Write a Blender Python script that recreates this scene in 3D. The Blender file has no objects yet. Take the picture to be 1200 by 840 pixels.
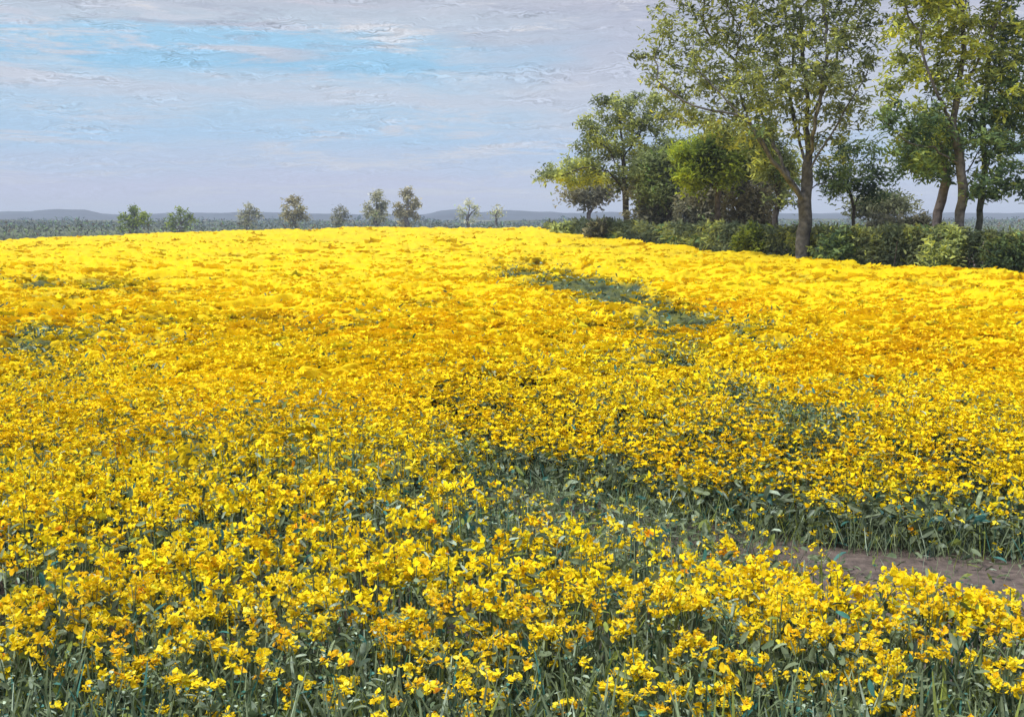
import bpy, math, random
import numpy as np

# ------------------------------------------------------------------ camera, sky, sun
SC = bpy.context.scene
COL = SC.collection
F = 1287.0                       # focal length in photograph pixels (1200 wide)
PITCH = math.radians(7.4)
CAMZ = 3.2
cam_d = bpy.data.cameras.new("camera")
cam_d.sensor_width = 36.0
cam_d.lens = F / 1200 * 36
cam_d.clip_start = 0.1
cam_d.clip_end = 20000
cam = bpy.data.objects.new("camera", cam_d)
COL.objects.link(cam)
cam.location = (0, 0, CAMZ)
cam.rotation_euler = (math.radians(90) - PITCH, 0, 0)
SC.camera = cam

SUN_EL, SUN_AZ = 50.0, -118.0     # azimuth from +Y (view direction) towards +X
SUN_STRENGTH = 2.7


def s2l(r, g, b):
    def f(c):
        c /= 255.0
        return c / 12.92 if c <= 0.04045 else ((c + 0.055) / 1.055) ** 2.4
    return (f(r), f(g), f(b))


def build_world():
    w = bpy.data.worlds.new("World")
    SC.world = w
    w.use_nodes = True
    nt = w.node_tree
    N, L = nt.nodes, nt.links
    N.clear()

    def node(t, **kw):
        n = N.new(t)
        for k, v in kw.items():
            setattr(n, k, v)
        return n

    def m(op, a, b=None, c=None, clamp=False):
        n = node("ShaderNodeMath", operation=op, use_clamp=clamp)
        for i, v in enumerate((a, b, c)):
            if v is None:
                continue
            if isinstance(v, (int, float)):
                n.inputs[i].default_value = v
            else:
                L.new(v, n.inputs[i])
        return n.outputs[0]

    def mixc(f, a, b):
        n = node("ShaderNodeMix", data_type='RGBA')
        if isinstance(f, (int, float)):
            n.inputs[0].default_value = f
        else:
            L.new(f, n.inputs[0])
        for i, v in ((6, a), (7, b)):
            if isinstance(v, tuple):
                n.inputs[i].default_value = (*v, 1)
            else:
                L.new(v, n.inputs[i])
        return n.outputs[2]

    def sm(v, lo, hi):
        n = node("ShaderNodeMapRange", interpolation_type='SMOOTHSTEP')
        L.new(v, n.inputs[0])
        n.inputs[1].default_value = lo
        n.inputs[2].default_value = hi
        return n.outputs[0]

    def comb(x, y, z=0.0):
        n = node("ShaderNodeCombineXYZ")
        for i, v in enumerate((x, y, z)):
            if isinstance(v, (int, float)):
                n.inputs[i].default_value = v
            else:
                L.new(v, n.inputs[i])
        return n.outputs[0]

    def noise(vec, scale, detail=3, rough=0.55, dist=0.0):
        n = node("ShaderNodeTexNoise", noise_dimensions='3D')
        L.new(vec, n.inputs["Vector"])
        n.inputs["Scale"].default_value = scale
        n.inputs["Detail"].default_value = detail
        n.inputs["Roughness"].default_value = rough
        n.inputs["Distortion"].default_value = dist
        return n.outputs[0]

    tc = node("ShaderNodeTexCoord")
    sp = node("ShaderNodeSeparateXYZ")
    L.new(tc.outputs["Generated"], sp.inputs[0])
    x, y, z = sp.outputs
    hyp = m('SQRT', m('ADD', m('MULTIPLY', x, x), m('MULTIPLY', y, y)))
    e = m('DIVIDE', z, m('MAXIMUM', hyp, 0.001))
    az = m('ARCTAN2', x, y)
    # broad layers of cloud, warped
    w1 = noise(comb(m('MULTIPLY', az, 2.2), m('MULTIPLY', e, 13.0)), 1.0, 3, 0.5)
    w2 = noise(comb(m('MULTIPLY', az, 5.0), m('MULTIPLY', e, 42.0), 3.0), 1.0, 4, 0.6, 0.4)
    ew = m('ADD', e, m('ADD', m('MULTIPLY', m('SUBTRACT', w1, 0.5), 0.026),
                       m('MULTIPLY', m('SUBTRACT', w2, 0.5), 0.038)))
    t = m('DIVIDE', ew, 0.25)
    ramp = node("ShaderNodeValToRGB")
    ramp.color_ramp.interpolation = 'EASE'
    L.new(t, ramp.inputs[0])
    stops = [(265, (182, 188, 212)), (215, (180, 187, 213)), (192, (172, 189, 215)), (165, (161, 191, 220)),
             (140, (166, 193, 218)), (119, (183, 194, 211)), (104, (172, 194, 215)), (86, (143, 188, 219)),
             (62, (149, 192, 221)), (42, (178, 191, 206)), (0, (180, 183, 197))]
    cr = ramp.color_ramp
    els = []
    for py, c in stops:
        p = max(0.0, min(1.0, (253 - py) / F / 0.25))
        els.append((p, s2l(*c)))
    cr.elements[0].position, cr.elements[0].color = els[0][0], (*els[0][1], 1)
    cr.elements[1].position, cr.elements[1].color = els[-1][0], (*els[-1][1], 1)
    for p, c in els[1:-1]:
        k = cr.elements.new(p)
        k.color = (*c, 1)
    left = ramp.outputs[0]
    ramp2 = node("ShaderNodeValToRGB")
    L.new(t, ramp2.inputs[0])
    stops2 = [(260, (184, 192, 214)), (205, (176, 190, 216)), (180, (163, 188, 219)), (150, (178, 190, 209)),
              (100, (184, 190, 206)), (60, (176, 182, 200)), (0, (180, 181, 196))]
    cr = ramp2.color_ramp
    els = [(max(0.0, (253 - py) / F / 0.25), s2l(*c)) for py, c in stops2]
    cr.elements[0].position, cr.elements[0].color = els[0][0], (*els[0][1], 1)
    cr.elements[1].position, cr.elements[1].color = els[-1][0], (*els[-1][1], 1)
    for p, c in els[1:-1]:
        k = cr.elements.new(p)
        k.color = (*c, 1)
    wz = noise(comb(m('MULTIPLY', az, 6.0), m('MULTIPLY', e, 26.0), 9.0), 1.0, 3, 0.6)
    side = sm(m('ADD', az, m('MULTIPLY', m('SUBTRACT', wz, 0.5), 0.30)), -0.10, 0.10)
    base = mixc(side, left, ramp2.outputs[0])
    # pale wisps, heavier near the top of the picture
    wv = noise(comb(m('MULTIPLY', az, 8.0), m('MULTIPLY', e, 75.0), 5.0), 1.0, 8, 0.72, 0.35)
    wm = sm(wv, 0.48, 0.62)
    pale = noise(comb(m('MULTIPLY', az, 3.0), m('MULTIPLY', e, 10.0), 17.0), 1.0, 2, 0.5)
    base = mixc(m('MULTIPLY', wm, m('MULTIPLY', sm(pale, 0.34, 0.58), 0.9)), base, s2l(192, 197, 210))
    gv = noise(comb(m('MULTIPLY', az, 7.0), m('MULTIPLY', e, 60.0), 23.0), 1.0, 7, 0.7, 0.3)
    base = mixc(m('MULTIPLY', sm(gv, 0.50, 0.64), m('MULTIPLY', sm(e, 0.10, 0.19), 0.8)), base, s2l(160, 166, 184))
    gv2 = noise(comb(m('MULTIPLY', az, 6.0), m('MULTIPLY', e, 48.0), 31.0), 1.0, 8, 0.72, 0.3)
    base = mixc(m('MULTIPLY', sm(gv2, 0.54, 0.64), m('MULTIPLY', sm(e, 0.08, 0.18), 0.9)), base, s2l(208, 207, 212))
    pk = m('MULTIPLY', sm(m('ABSOLUTE', m('ADD', az, 0.165)), 0.10, 0.0), sm(e, 0.172, 0.205))
    base = mixc(m('MULTIPLY', pk, sm(wv, 0.42, 0.6)), base, s2l(214, 196, 206))
    # relief highlights and shade painted into the cloud colour: embossed thin torn streaks
    warp = noise(comb(m('MULTIPLY', az, 26.0), m('MULTIPLY', e, 60.0), 1.0), 1.0, 3, 0.6)
    u = m('ADD', m('MULTIPLY', az, 22.0), m('MULTIPLY', warp, 2.6))
    v = m('ADD', m('MULTIPLY', e, 150.0), m('MULTIPLY', warp, 4.0))
    f1 = noise(comb(u, v, 2.0), 1.0, 8, 0.72)
    f2 = noise(comb(m('ADD', u, 0.05), m('ADD', v, 0.16), 2.0), 1.0, 8, 0.72)
    rel = m('SUBTRACT', f1, f2)
    patch = noise(comb(m('MULTIPLY', az, 12.0), m('MULTIPLY', e, 60.0), 11.0), 1.0, 3, 0.55)
    amp = m('ADD', 0.35, m('MULTIPLY', m('MULTIPLY', sm(patch, 0.46, 0.66), sm(e, 0.0, 0.15)), 1.6))
    gain = m('ADD', 1.0, m('MULTIPLY', m('MULTIPLY', rel, amp), 1.7))
    gain = m('MAXIMUM', m('MINIMUM', gain, 1.22), 0.60)
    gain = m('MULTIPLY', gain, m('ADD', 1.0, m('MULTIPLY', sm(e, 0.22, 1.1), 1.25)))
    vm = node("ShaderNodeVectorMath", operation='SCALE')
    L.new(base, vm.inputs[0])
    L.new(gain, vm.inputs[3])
    sky = node("ShaderNodeTexSky", sky_type='NISHITA')
    sky.sun_disc = False
    sky.sun_elevation = math.radians(SUN_EL)
    sky.sun_rotation = math.radians(SUN_AZ)
    b1 = node("ShaderNodeBackground")
    L.new(sky.outputs[0], b1.inputs[0])
    b1.inputs[1].default_value = 0.10
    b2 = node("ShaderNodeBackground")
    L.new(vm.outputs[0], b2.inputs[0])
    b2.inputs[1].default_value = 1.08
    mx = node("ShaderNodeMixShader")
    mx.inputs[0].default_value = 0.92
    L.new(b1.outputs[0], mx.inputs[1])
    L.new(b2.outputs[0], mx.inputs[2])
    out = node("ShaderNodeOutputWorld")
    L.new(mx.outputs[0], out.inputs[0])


build_world()
sun_d = bpy.data.lights.new("sun", 'SUN')
sun_d.energy = SUN_STRENGTH
sun_d.angle = math.radians(4.0)
sun_d.color = (1.0, 0.965, 0.91)
sun = bpy.data.objects.new("sun", sun_d)
COL.objects.link(sun)
from mathutils import Vector
_e, _a = math.radians(SUN_EL), math.radians(SUN_AZ)
_dir = Vector((math.sin(_a) * math.cos(_e), math.cos(_a) * math.cos(_e), math.sin(_e)))
sun.rotation_euler = _dir.to_track_quat('Z', 'Y').to_euler()
sun.location = _dir * 60

SC.view_settings.view_transform = 'Standard'
SC.view_settings.look = 'None'
SC.view_settings.exposure = 0.16
SC.view_settings.gamma = 1.0
SC.view_settings.use_curve_mapping = False
SC.render.engine = 'CYCLES'
SC.cycles.max_bounces = 6
SC.cycles.diffuse_bounces = 3
SC.cycles.glossy_bounces = 2
SC.cycles.transmission_bounces = 3
SC.cycles.transparent_max_bounces = 4
SC.cycles.volume_bounces = 0
SC.cycles.use_denoising = True

# ------------------------------------------------------------------ helpers
rng = np.random.default_rng(7)
random.seed(7)
CP, SP = math.cos(PITCH), math.sin(PITCH)


def at(px, py, Y):
    """world point on the line of sight of photograph pixel (px, py) at distance Y"""
    u, v = (px - 600) / F, (420 - py) / F
    dy, dz = CP + v * SP, -SP + v * CP
    k = Y / dy
    return np.array([u * k, Y, CAMZ + dz * k])


def proj(X, Y, Z):
    Zc = Z - CAMZ
    d = Y * CP - Zc * SP
    up = Y * SP + Zc * CP
    return 600 + F * X / d, 420 - F * up / d


def perlin(x, y, seed=0):
    xi, yi = np.floor(x).astype(np.int64), np.floor(y).astype(np.int64)
    xf, yf = x - xi, y - yi

    def g(ix, iy):
        h = (ix * 374761393 + iy * 668265263 + seed * 974634777) & 0xFFFFFFFF
        h = ((h ^ (h >> 13)) * 1274126177) & 0xFFFFFFFF
        h = (h ^ (h >> 16)) & 0xFFFF
        a = h / 65536.0 * 2 * np.pi
        return np.cos(a), np.sin(a)
    u = xf * xf * xf * (xf * (xf * 6 - 15) + 10)
    v = yf * yf * yf * (yf * (yf * 6 - 15) + 10)
    r = []
    for dx in (0, 1):
        for dy in (0, 1):
            gx, gy = g(xi + dx, yi + dy)
            r.append(gx * (xf - dx) + gy * (yf - dy))
    return ((r[0] * (1 - v) + r[1] * v) * (1 - u) + (r[2] * (1 - v) + r[3] * v) * u) * 1.5


def smooth(v, a, b):
    t = np.clip((v - a) / (b - a), 0, 1)
    return t * t * (3 - 2 * t)


def ground(X, Y):
    X = np.asarray(X, float)
    Y = np.asarray(Y, float)
    s = np.clip(Y, 0, 120) / 120
    A = 1.0 - 1.45 * np.clip((-15 - X) / 41, 0, 1.3) ** 1.5
    z = A * s ** 1.5
    z = z + 0.12 * s * perlin(X / 17, Y / 23, 5)
    over = np.clip(Y - 122, 0, None)
    drop = -4.6 * (1 - np.exp(-(over / 70) ** 1.6))
    fade = np.exp(-over / 200)
    z = z * fade + drop
    return z


def hit(px, py, off=0.0, lo=2.0, hi=400.0):
    Ys = np.linspace(lo, hi, 6000)
    u, v = (px - 600) / F, (420 - py) / F
    dy, dz = CP + v * SP, -SP + v * CP
    X, Z = u * Ys / dy, CAMZ + dz * Ys / dy
    below = np.nonzero(Z <= ground(X, Ys) + off)[0]
    i = below[0] if len(below) else len(Ys) - 1
    return np.array([X[i], Ys[i], float(ground(X[i], Ys[i]))])


def tag(o, label=None, cat=None, group=None, kind=None):
    if label:
        o["label"] = label
    if cat:
        o["category"] = cat
    if group:
        o["group"] = group
    if kind:
        o["kind"] = kind
    return o


def empty(name, loc):
    o = bpy.data.objects.new(name, None)
    o.empty_display_size = 0.3
    o.location = loc
    COL.objects.link(o)
    return o


def make_mesh(name, V, Q, C=None, mat=None, smooth_shade=False):
    V = np.asarray(V, np.float32)
    Q = np.asarray(Q, np.int32)
    me = bpy.data.meshes.new(name)
    me.vertices.add(len(V))
    me.vertices.foreach_set("co", V.ravel())
    me.loops.add(len(Q) * 4)
    me.loops.foreach_set("vertex_index", Q.ravel())
    me.polygons.add(len(Q))
    me.polygons.foreach_set("loop_start", np.arange(0, len(Q) * 4, 4, dtype=np.int32))
    me.polygons.foreach_set("loop_total", np.full(len(Q), 4, np.int32))
    me.polygons.foreach_set("use_smooth", np.full(len(Q), smooth_shade))
    if C is not None:
        at_ = me.color_attributes.new("tint", 'FLOAT_COLOR', 'POINT')
        c4 = np.ones((len(V), 4), np.float32)
        c4[:, :3] = C
        at_.data.foreach_set("color", c4.ravel())
    if mat:
        me.materials.append(mat)
    me.update(calc_edges=True)
    return me


def obj(name, me, parent=None, loc=None):
    o = bpy.data.objects.new(name, me)
    COL.objects.link(o)
    if parent:
        o.parent = parent
    if loc is not None:
        o.location = loc
    return o


class Acc:
    """collects instanced templates into the arrays of one mesh"""
    def __init__(self):
        self.V, self.Q, self.C, self.n = [], [], [], 0

    def raw(self, V, Q, C):
        V = np.asarray(V, np.float32).reshape(-1, 3)
        C = np.broadcast_to(np.asarray(C, np.float32), V.shape)
        self.V.append(V)
        self.Q.append(np.asarray(Q, np.int32) + self.n)
        self.C.append(C)
        self.n += len(V)

    def inst(self, tv, tq, R, loc, col):
        """tv (V,3), R (N,3,3), loc (N,3), col (N,3)"""
        if len(loc) == 0:
            return
        P = np.einsum('nij,vj->nvi', R, tv) + loc[:, None, :]
        n, v = P.shape[:2]
        Q = tq[None] + (np.arange(n) * v)[:, None, None]
        C = np.repeat(col[:, None, :], v, 1)
        self.raw(P.reshape(-1, 3), Q.reshape(-1, 4), C.reshape(-1, 3))

    def mesh(self, name, mat, sm=False):
        return make_mesh(name, np.concatenate(self.V), np.concatenate(self.Q), np.concatenate(self.C), mat, sm)


def rotz(a):
    c, s = np.cos(a), np.sin(a)
    o, i = np.zeros_like(a), np.ones_like(a)
    return np.stack([np.stack([c, -s, o], -1), np.stack([s, c, o], -1), np.stack([o, o, i], -1)], -2)


def rotx(a):
    c, s = np.cos(a), np.sin(a)
    o, i = np.zeros_like(a), np.ones_like(a)
    return np.stack([np.stack([i, o, o], -1), np.stack([o, c, -s], -1), np.stack([o, s, c], -1)], -2)


def rotrand(n, tilt, rg):
    """yaw . tilt . spin matrices: tilt is the largest lean from flat"""
    a = rg.uniform(0, 2 * np.pi, n)
    t = rg.uniform(-1, 1, n) * tilt
    s = rg.uniform(0, 2 * np.pi, n)
    return rotz(a) @ rotx(t) @ rotz(s)


def petal(rows=4, cols=3, L=1.0, W=0.6, curl=0.6, fold=0.25, rg=None, base=0.15, jit=0.08, tip=0.28):
    """a tapering, folded and curling petal or leaf along +X"""
    rg = rg or rng
    V = []
    prof = np.interp(np.linspace(0, 1, rows), [0, 0.3, 0.7, 1], [base, 0.85, 1.0, tip])
    for i in range(rows):
        t = i / (rows - 1)
        x = L * t
        zc = curl * L * (t ** 2) * (1 if t < 1 else 0.9)
        for j in range(cols):
            s = (j / (cols - 1) * 2 - 1)
            yy = s * W * 0.5 * prof[i]
            zz = zc + fold * abs(s) * W * prof[i]
            V.append((x + rg.normal(0, jit) * L * 0.5, yy + rg.normal(0, jit) * W, zz + rg.normal(0, jit) * L * 0.6))
    Q = [(i * cols + j, (i + 1) * cols + j, (i + 1) * cols + j + 1, i * cols + j + 1)
         for i in range(rows - 1) for j in range(cols - 1)]
    return np.array(V), np.array(Q)


def smear(nx=6, ny=4, rg=None, lip=0.35, rough=0.09):
    """a ragged patch of massed petals about one unit across, its front edge rolled up"""
    rg = rg or rng
    V = []
    off = rg.normal(0, 0.13, nx)
    off2 = rg.normal(0, 0.12, nx)
    bend = rg.normal(0, 0.18)
    for j in range(ny):
        t = j / (ny - 1)
        for i in range(nx):
            s = i / (nx - 1) * 2 - 1
            w = math.sqrt(max(0, 1 - s * s * 0.9))
            y0, y1 = -0.32 * w + off[i], 0.30 * w + off2[i]
            yy = y0 + (y1 - y0) * t + bend * s * s
            zz = lip * (max(0, 0.55 - t) ** 2) * 1.6 + rg.normal(0, rough) * 0.6 - 0.12 * t
            V.append((s * 0.5 + rg.normal(0, 0.035), yy, zz))
    Q = [(j * nx + i, j * nx + i + 1, (j + 1) * nx + i + 1, (j + 1) * nx + i) for j in range(ny - 1) for i in range(nx - 1)]
    return np.array(V), np.array(Q)


def tube(path, radii, sides=6, rg=None, wob=0.0):
    path = np.asarray(path, float)
    n = len(path)
    V = np.zeros((n, sides, 3))
    tan = np.gradient(path, axis=0)
    tan /= np.linalg.norm(tan, axis=1)[:, None] + 1e-9
    ref = np.array([0.0, 1.0, 0.0]) if abs(tan[0][1]) < 0.8 else np.array([1.0, 0, 0])
    for i in range(n):
        a = np.cross(tan[i], ref)
        a /= np.linalg.norm(a) + 1e-9
        b = np.cross(tan[i], a)
        ref = b * -1 if np.dot(np.cross(a, tan[i]), ref) < 0 else np.cross(a, tan[i])
        for k in range(sides):
            th = 2 * math.pi * k / sides
            r = radii[i] * (1 + (rg.normal(0, wob) if wob else 0))
            V[i, k] = path[i] + (a * math.cos(th) + b * math.sin(th)) * r
    Q = [(i * sides + k, i * sides + (k + 1) % sides, (i + 1) * sides + (k + 1) % sides, (i + 1) * sides + k)
         for i in range(n - 1) for k in range(sides)]
    return V.reshape(-1, 3), np.array(Q)


# ------------------------------------------------------------------ materials
def nodemat(name):
    mt = bpy.data.materials.new(name)
    mt.use_nodes = True
    nt = mt.node_tree
    b = nt.nodes["Principled BSDF"]
    return mt, nt, b


def tint_mat(name, rough=0.5, spec=0.3, trans=0.2, var=0.0, scale=30.0, bump=0.0):
    """colour from each piece's own tint, with fine mottling; part of the light passes through"""
    mt, nt, b = nodemat(name)
    a = nt.nodes.new("ShaderNodeAttribute")
    a.attribute_name = "tint"
    col = a.outputs["Color"]
    b.inputs["Roughness"].default_value = rough
    b.inputs["Specular IOR Level"].default_value = spec
    if var > 0 or bump > 0:
        tc = nt.nodes.new("ShaderNodeTexCoord")
        n = nt.nodes.new("ShaderNodeTexNoise")
        n.inputs["Scale"].default_value = scale
        n.inputs["Detail"].default_value = 4
        nt.links.new(tc.outputs["Object"], n.inputs["Vector"])
        if var > 0:
            mr = nt.nodes.new("ShaderNodeMapRange")
            mr.inputs[1].default_value, mr.inputs[2].default_value = 0.3, 0.7
            mr.inputs[3].default_value, mr.inputs[4].default_value = 1 - var, 1 + var
            nt.links.new(n.outputs[0], mr.inputs[0])
            vm = nt.nodes.new("ShaderNodeVectorMath")
            vm.operation = 'SCALE'
            nt.links.new(col, vm.inputs[0])
            nt.links.new(mr.outputs[0], vm.inputs[3])
            col = vm.outputs[0]
        if bump > 0:
            bp = nt.nodes.new("ShaderNodeBump")
            bp.inputs["Strength"].default_value = 0.6
            bp.inputs["Distance"].default_value = bump
            nt.links.new(n.outputs[0], bp.inputs["Height"])
            nt.links.new(bp.outputs[0], b.inputs["Normal"])
    nt.links.new(col, b.inputs["Base Color"])
    if trans > 0:
        tr = nt.nodes.new("ShaderNodeBsdfTranslucent")
        nt.links.new(col, tr.inputs["Color"])
        mx = nt.nodes.new("ShaderNodeMixShader")
        mx.inputs[0].default_value = trans
        nt.links.new(b.outputs[0], mx.inputs[1])
        nt.links.new(tr.outputs[0], mx.inputs[2])
        nt.links.new(mx.outputs[0], nt.nodes["Material Output"].inputs["Surface"])
    return mt


def earth_mat(name, c1, c2, scale=3.0, bump=0.03):
    mt, nt, b = nodemat(name)
    tc = nt.nodes.new("ShaderNodeTexCoord")
    n = nt.nodes.new("ShaderNodeTexNoise")
    n.inputs["Scale"].default_value = scale
    n.inputs["Detail"].default_value = 9
    n.inputs["Roughness"].default_value = 0.65
    nt.links.new(tc.outputs["Object"], n.inputs["Vector"])
    r = nt.nodes.new("ShaderNodeValToRGB")
    r.color_ramp.elements[0].position = 0.35
    r.color_ramp.elements[0].color = (*c1, 1)
    r.color_ramp.elements[1].position = 0.65
    r.color_ramp.elements[1].color = (*c2, 1)
    nt.links.new(n.outputs[0], r.inputs[0])
    nt.links.new(r.outputs[0], b.inputs["Base Color"])
    b.inputs["Roughness"].default_value = 0.9
    bp = nt.nodes.new("ShaderNodeBump")
    bp.inputs["Distance"].default_value = bump
    bp.inputs["Strength"].default_value = 1.0
    nt.links.new(n.outputs[0], bp.inputs["Height"])
    nt.links.new(bp.outputs[0], b.inputs["Normal"])
    return mt


M_PETAL = tint_mat("petals", 0.55, 0.25, 0.16, 0.10, 55.0, 0.004)
M_CROP = tint_mat("crop", 0.75, 0.12, 0.14, 0.10, 25.0, 0.02)
M_GREEN = tint_mat("green_leaf", 0.5, 0.35, 0.22, 0.18, 40.0)
M_STEM = tint_mat("stem_green", 0.55, 0.3, 0.0, 0.12, 60.0)
M_TREE_LEAF = tint_mat("tree_leaf", 0.6, 0.2, 0.42, 0.12, 3.0)
M_BARK = tint_mat("bark", 0.95, 0.05, 0.0, 0.55, 4.0, 0.12)
M_FAR = tint_mat("far_foliage", 0.8, 0.1, 0.0, 0.15, 0.2)
M_SOIL = earth_mat("soil", (0.085, 0.065, 0.052), (0.21, 0.16, 0.13), 9.0, 0.07)
M_HILL = tint_mat("hill_cover", 0.95, 0.05, 0.0, 0.25, 0.012)

# ------------------------------------------------------------------ layout of the field, in world coordinates
CROP_H = 0.85


def plane_pt(px, py, z):
    u, v = (px - 600) / F, (420 - py) / F
    dy, dz = CP + v * SP, -SP + v * CP
    k = (CAMZ - z) / -dz
    return u * k, dy * k


near_pts = [plane_pt(*p, CROP_H) for p in ((1300, 700), (1200, 686), (1060, 664), (950, 652), (850, 634), (760, 612), (690, 598), (620, 578), (500, 562))]
far_pts = [plane_pt(*p, 0.0) for p in ((1300, 664), (1200, 658), (1060, 648), (950, 640), (880, 628), (800, 610), (720, 592), (640, 575), (560, 560))]
near_pts.sort()
far_pts.sort()
NX, NY = np.array(near_pts).T
FX, FY = np.array(far_pts).T


def lane(X, Y):
    """1 in the bare strip between the two blocks of crop"""
    w = 0.25 * perlin(X * 1.3, Y * 1.3, 31)
    a = smooth(Y + w, np.interp(X, NX, NY) - 0.12, np.interp(X, NX, NY) + 0.25)
    b = smooth(-Y - w, -np.interp(X, FX, FY) - 0.30, -np.interp(X, FX, FY) + 0.12)
    return a * b * smooth(X, -1.3, 0.5)


def seg_dist(px, py, pts):
    best = np.full(np.shape(px), 1e9)
    for (x0, y0), (x1, y1) in zip(pts[:-1], pts[1:]):
        # vertical distances count double because of the low point of view
        dx, dy = x1 - x0, (y1 - y0) * 2.2
        qx, qy = px - x0, (py - y0) * 2.2
        t = np.clip((qx * dx + qy * dy) / (dx * dx + dy * dy), 0, 1)
        best = np.minimum(best, np.hypot(qx - t * dx, qy - t * dy))
    return best


def bloom(X, Y):
    """share of the canopy in flower at a place in the field: thinner along old tramlines and in patches"""
    px, py = proj(X, Y, ground(X, Y) + CROP_H)
    c = np.interp(py, [262, 380, 430, 480, 540, 600, 650, 720, 760, 800, 850],
                  [1.0, .98, .97, .92, .76, .64, .62, .62, .44, .12, .02])
    c = c + 0.10 * smooth(px, 560, 800) * smooth(py, 620, 700)
    c = c + 0.16 * smooth(px, 820, 960) * smooth(-py, -500, -380) * smooth(py, 380, 400)

    def blob(x, y, rx, ry, k):
        return 1 - k * np.exp(-(((px - x) / rx) ** 2 + ((py - y) / ry) ** 2))
    for b in ((70, 392, 130, 22, .55), (60, 330, 130, 5, .5), (40, 420, 60, 12, .3), (330, 375, 160, 8, .22), (590, 432, 120, 9, .35),
              (930, 480, 110, 16, .38), (880, 520, 60, 12, .25), (620, 505, 140, 12, .3), (360, 545, 150, 16, .35), (330, 500, 90, 10, .25),
              (60, 470, 90, 8, .3), (470, 600, 120, 22, .38), (560, 580, 90, 30, .35), (180, 520, 60, 10, .3),
              (640, 740, 60, 60, .6), (430, 745, 90, 28, .7), (230, 600, 90, 18, .3), (520, 690, 60, 20, .3), (1010, 540, 200, 14, .2),
              (740, 415, 60, 20, .35), (1150, 790, 60, 20, .3), (80, 640, 70, 14, .25), (960, 400, 60, 10, .3), (360, 690, 50, 16, .3)):
        c = c * blob(*b)
    d = seg_dist(px, py, [(610, 318), (660, 332), (730, 343), (790, 366), (850, 388), (905, 408)])
    c = c * (1 - (.58 + .35 * perlin(X / 2.2, Y / 3.0, 15)) * np.exp(-(d / 38) ** 2))
    d = seg_dist(px, py, [(750, 375), (830, 440), (900, 470), (960, 488)])
    c = c * (1 - (.52 + .4 * perlin(X / 1.6, Y / 2.0, 16)) * np.exp(-(d / 30) ** 2))
    d = seg_dist(px, py, [(520, 345), (430, 372), (300, 400), (0, 440)])
    c = c * (1 - .25 * np.exp(-(d / 16) ** 2))
    n = perlin(X / 1.7, Y / 1.7, 3) * 0.5 + perlin(X / 0.6, Y / 0.6, 4) * 0.35
    far = smooth(Y, 20, 50)
    n2 = perlin(X / 7, Y / 7, 13) * 0.5 + perlin(X / 2.5, Y / 3.5, 14) * 0.4
    c = c + (n * (1 - far) * 0.30 + n2 * far * 0.16) * (1.05 - 0.7 * smooth(c, .9, 1.0))
    return np.clip(c * (1 - lane(X, Y)), 0, 1.1)


# the far edge of the crop: the crest on the left, the hedge on the right
edge_px = [(640, 268), (660, 272), (700, 277), (760, 284), (850, 293), (940, 303), (1040, 310), (1120, 314), (1200, 318), (1300, 323), (1500, 330)]
edge = [hit(a, b + 1.0, CROP_H, 20, 200) for a, b in edge_px]
edge_th = np.array([p[0] / p[1] for p in edge])
edge_Y = np.array([min(p[1], 124) for p in edge])


def far_edge(X, Y):
    th = X / np.maximum(Y, 1)
    return np.interp(th, np.concatenate([[-2, edge_th[0] - 0.004], edge_th]), np.concatenate([[138, 138], edge_Y]))


def crop_height(X, Y):
    h = CROP_H * (1 + 0.10 * perlin(X / 1.1, Y / 1.1, 8) + 0.06 * perlin(X / 0.4, Y / 0.4, 9))
    back = Y - np.interp(X, FX, FY)
    inl = smooth(X, -2.2, 0.2)
    h = h * (1 - inl * (1 - np.where(back > -0.35, 0.36 + 0.64 * smooth(back, -0.2, 2.8), 1.0)))
    h = h * (1 - 0.85 * lane(X, Y)) * (0.80 + 0.20 * smooth(Y, 5.3, 6.3))
    return h


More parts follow.
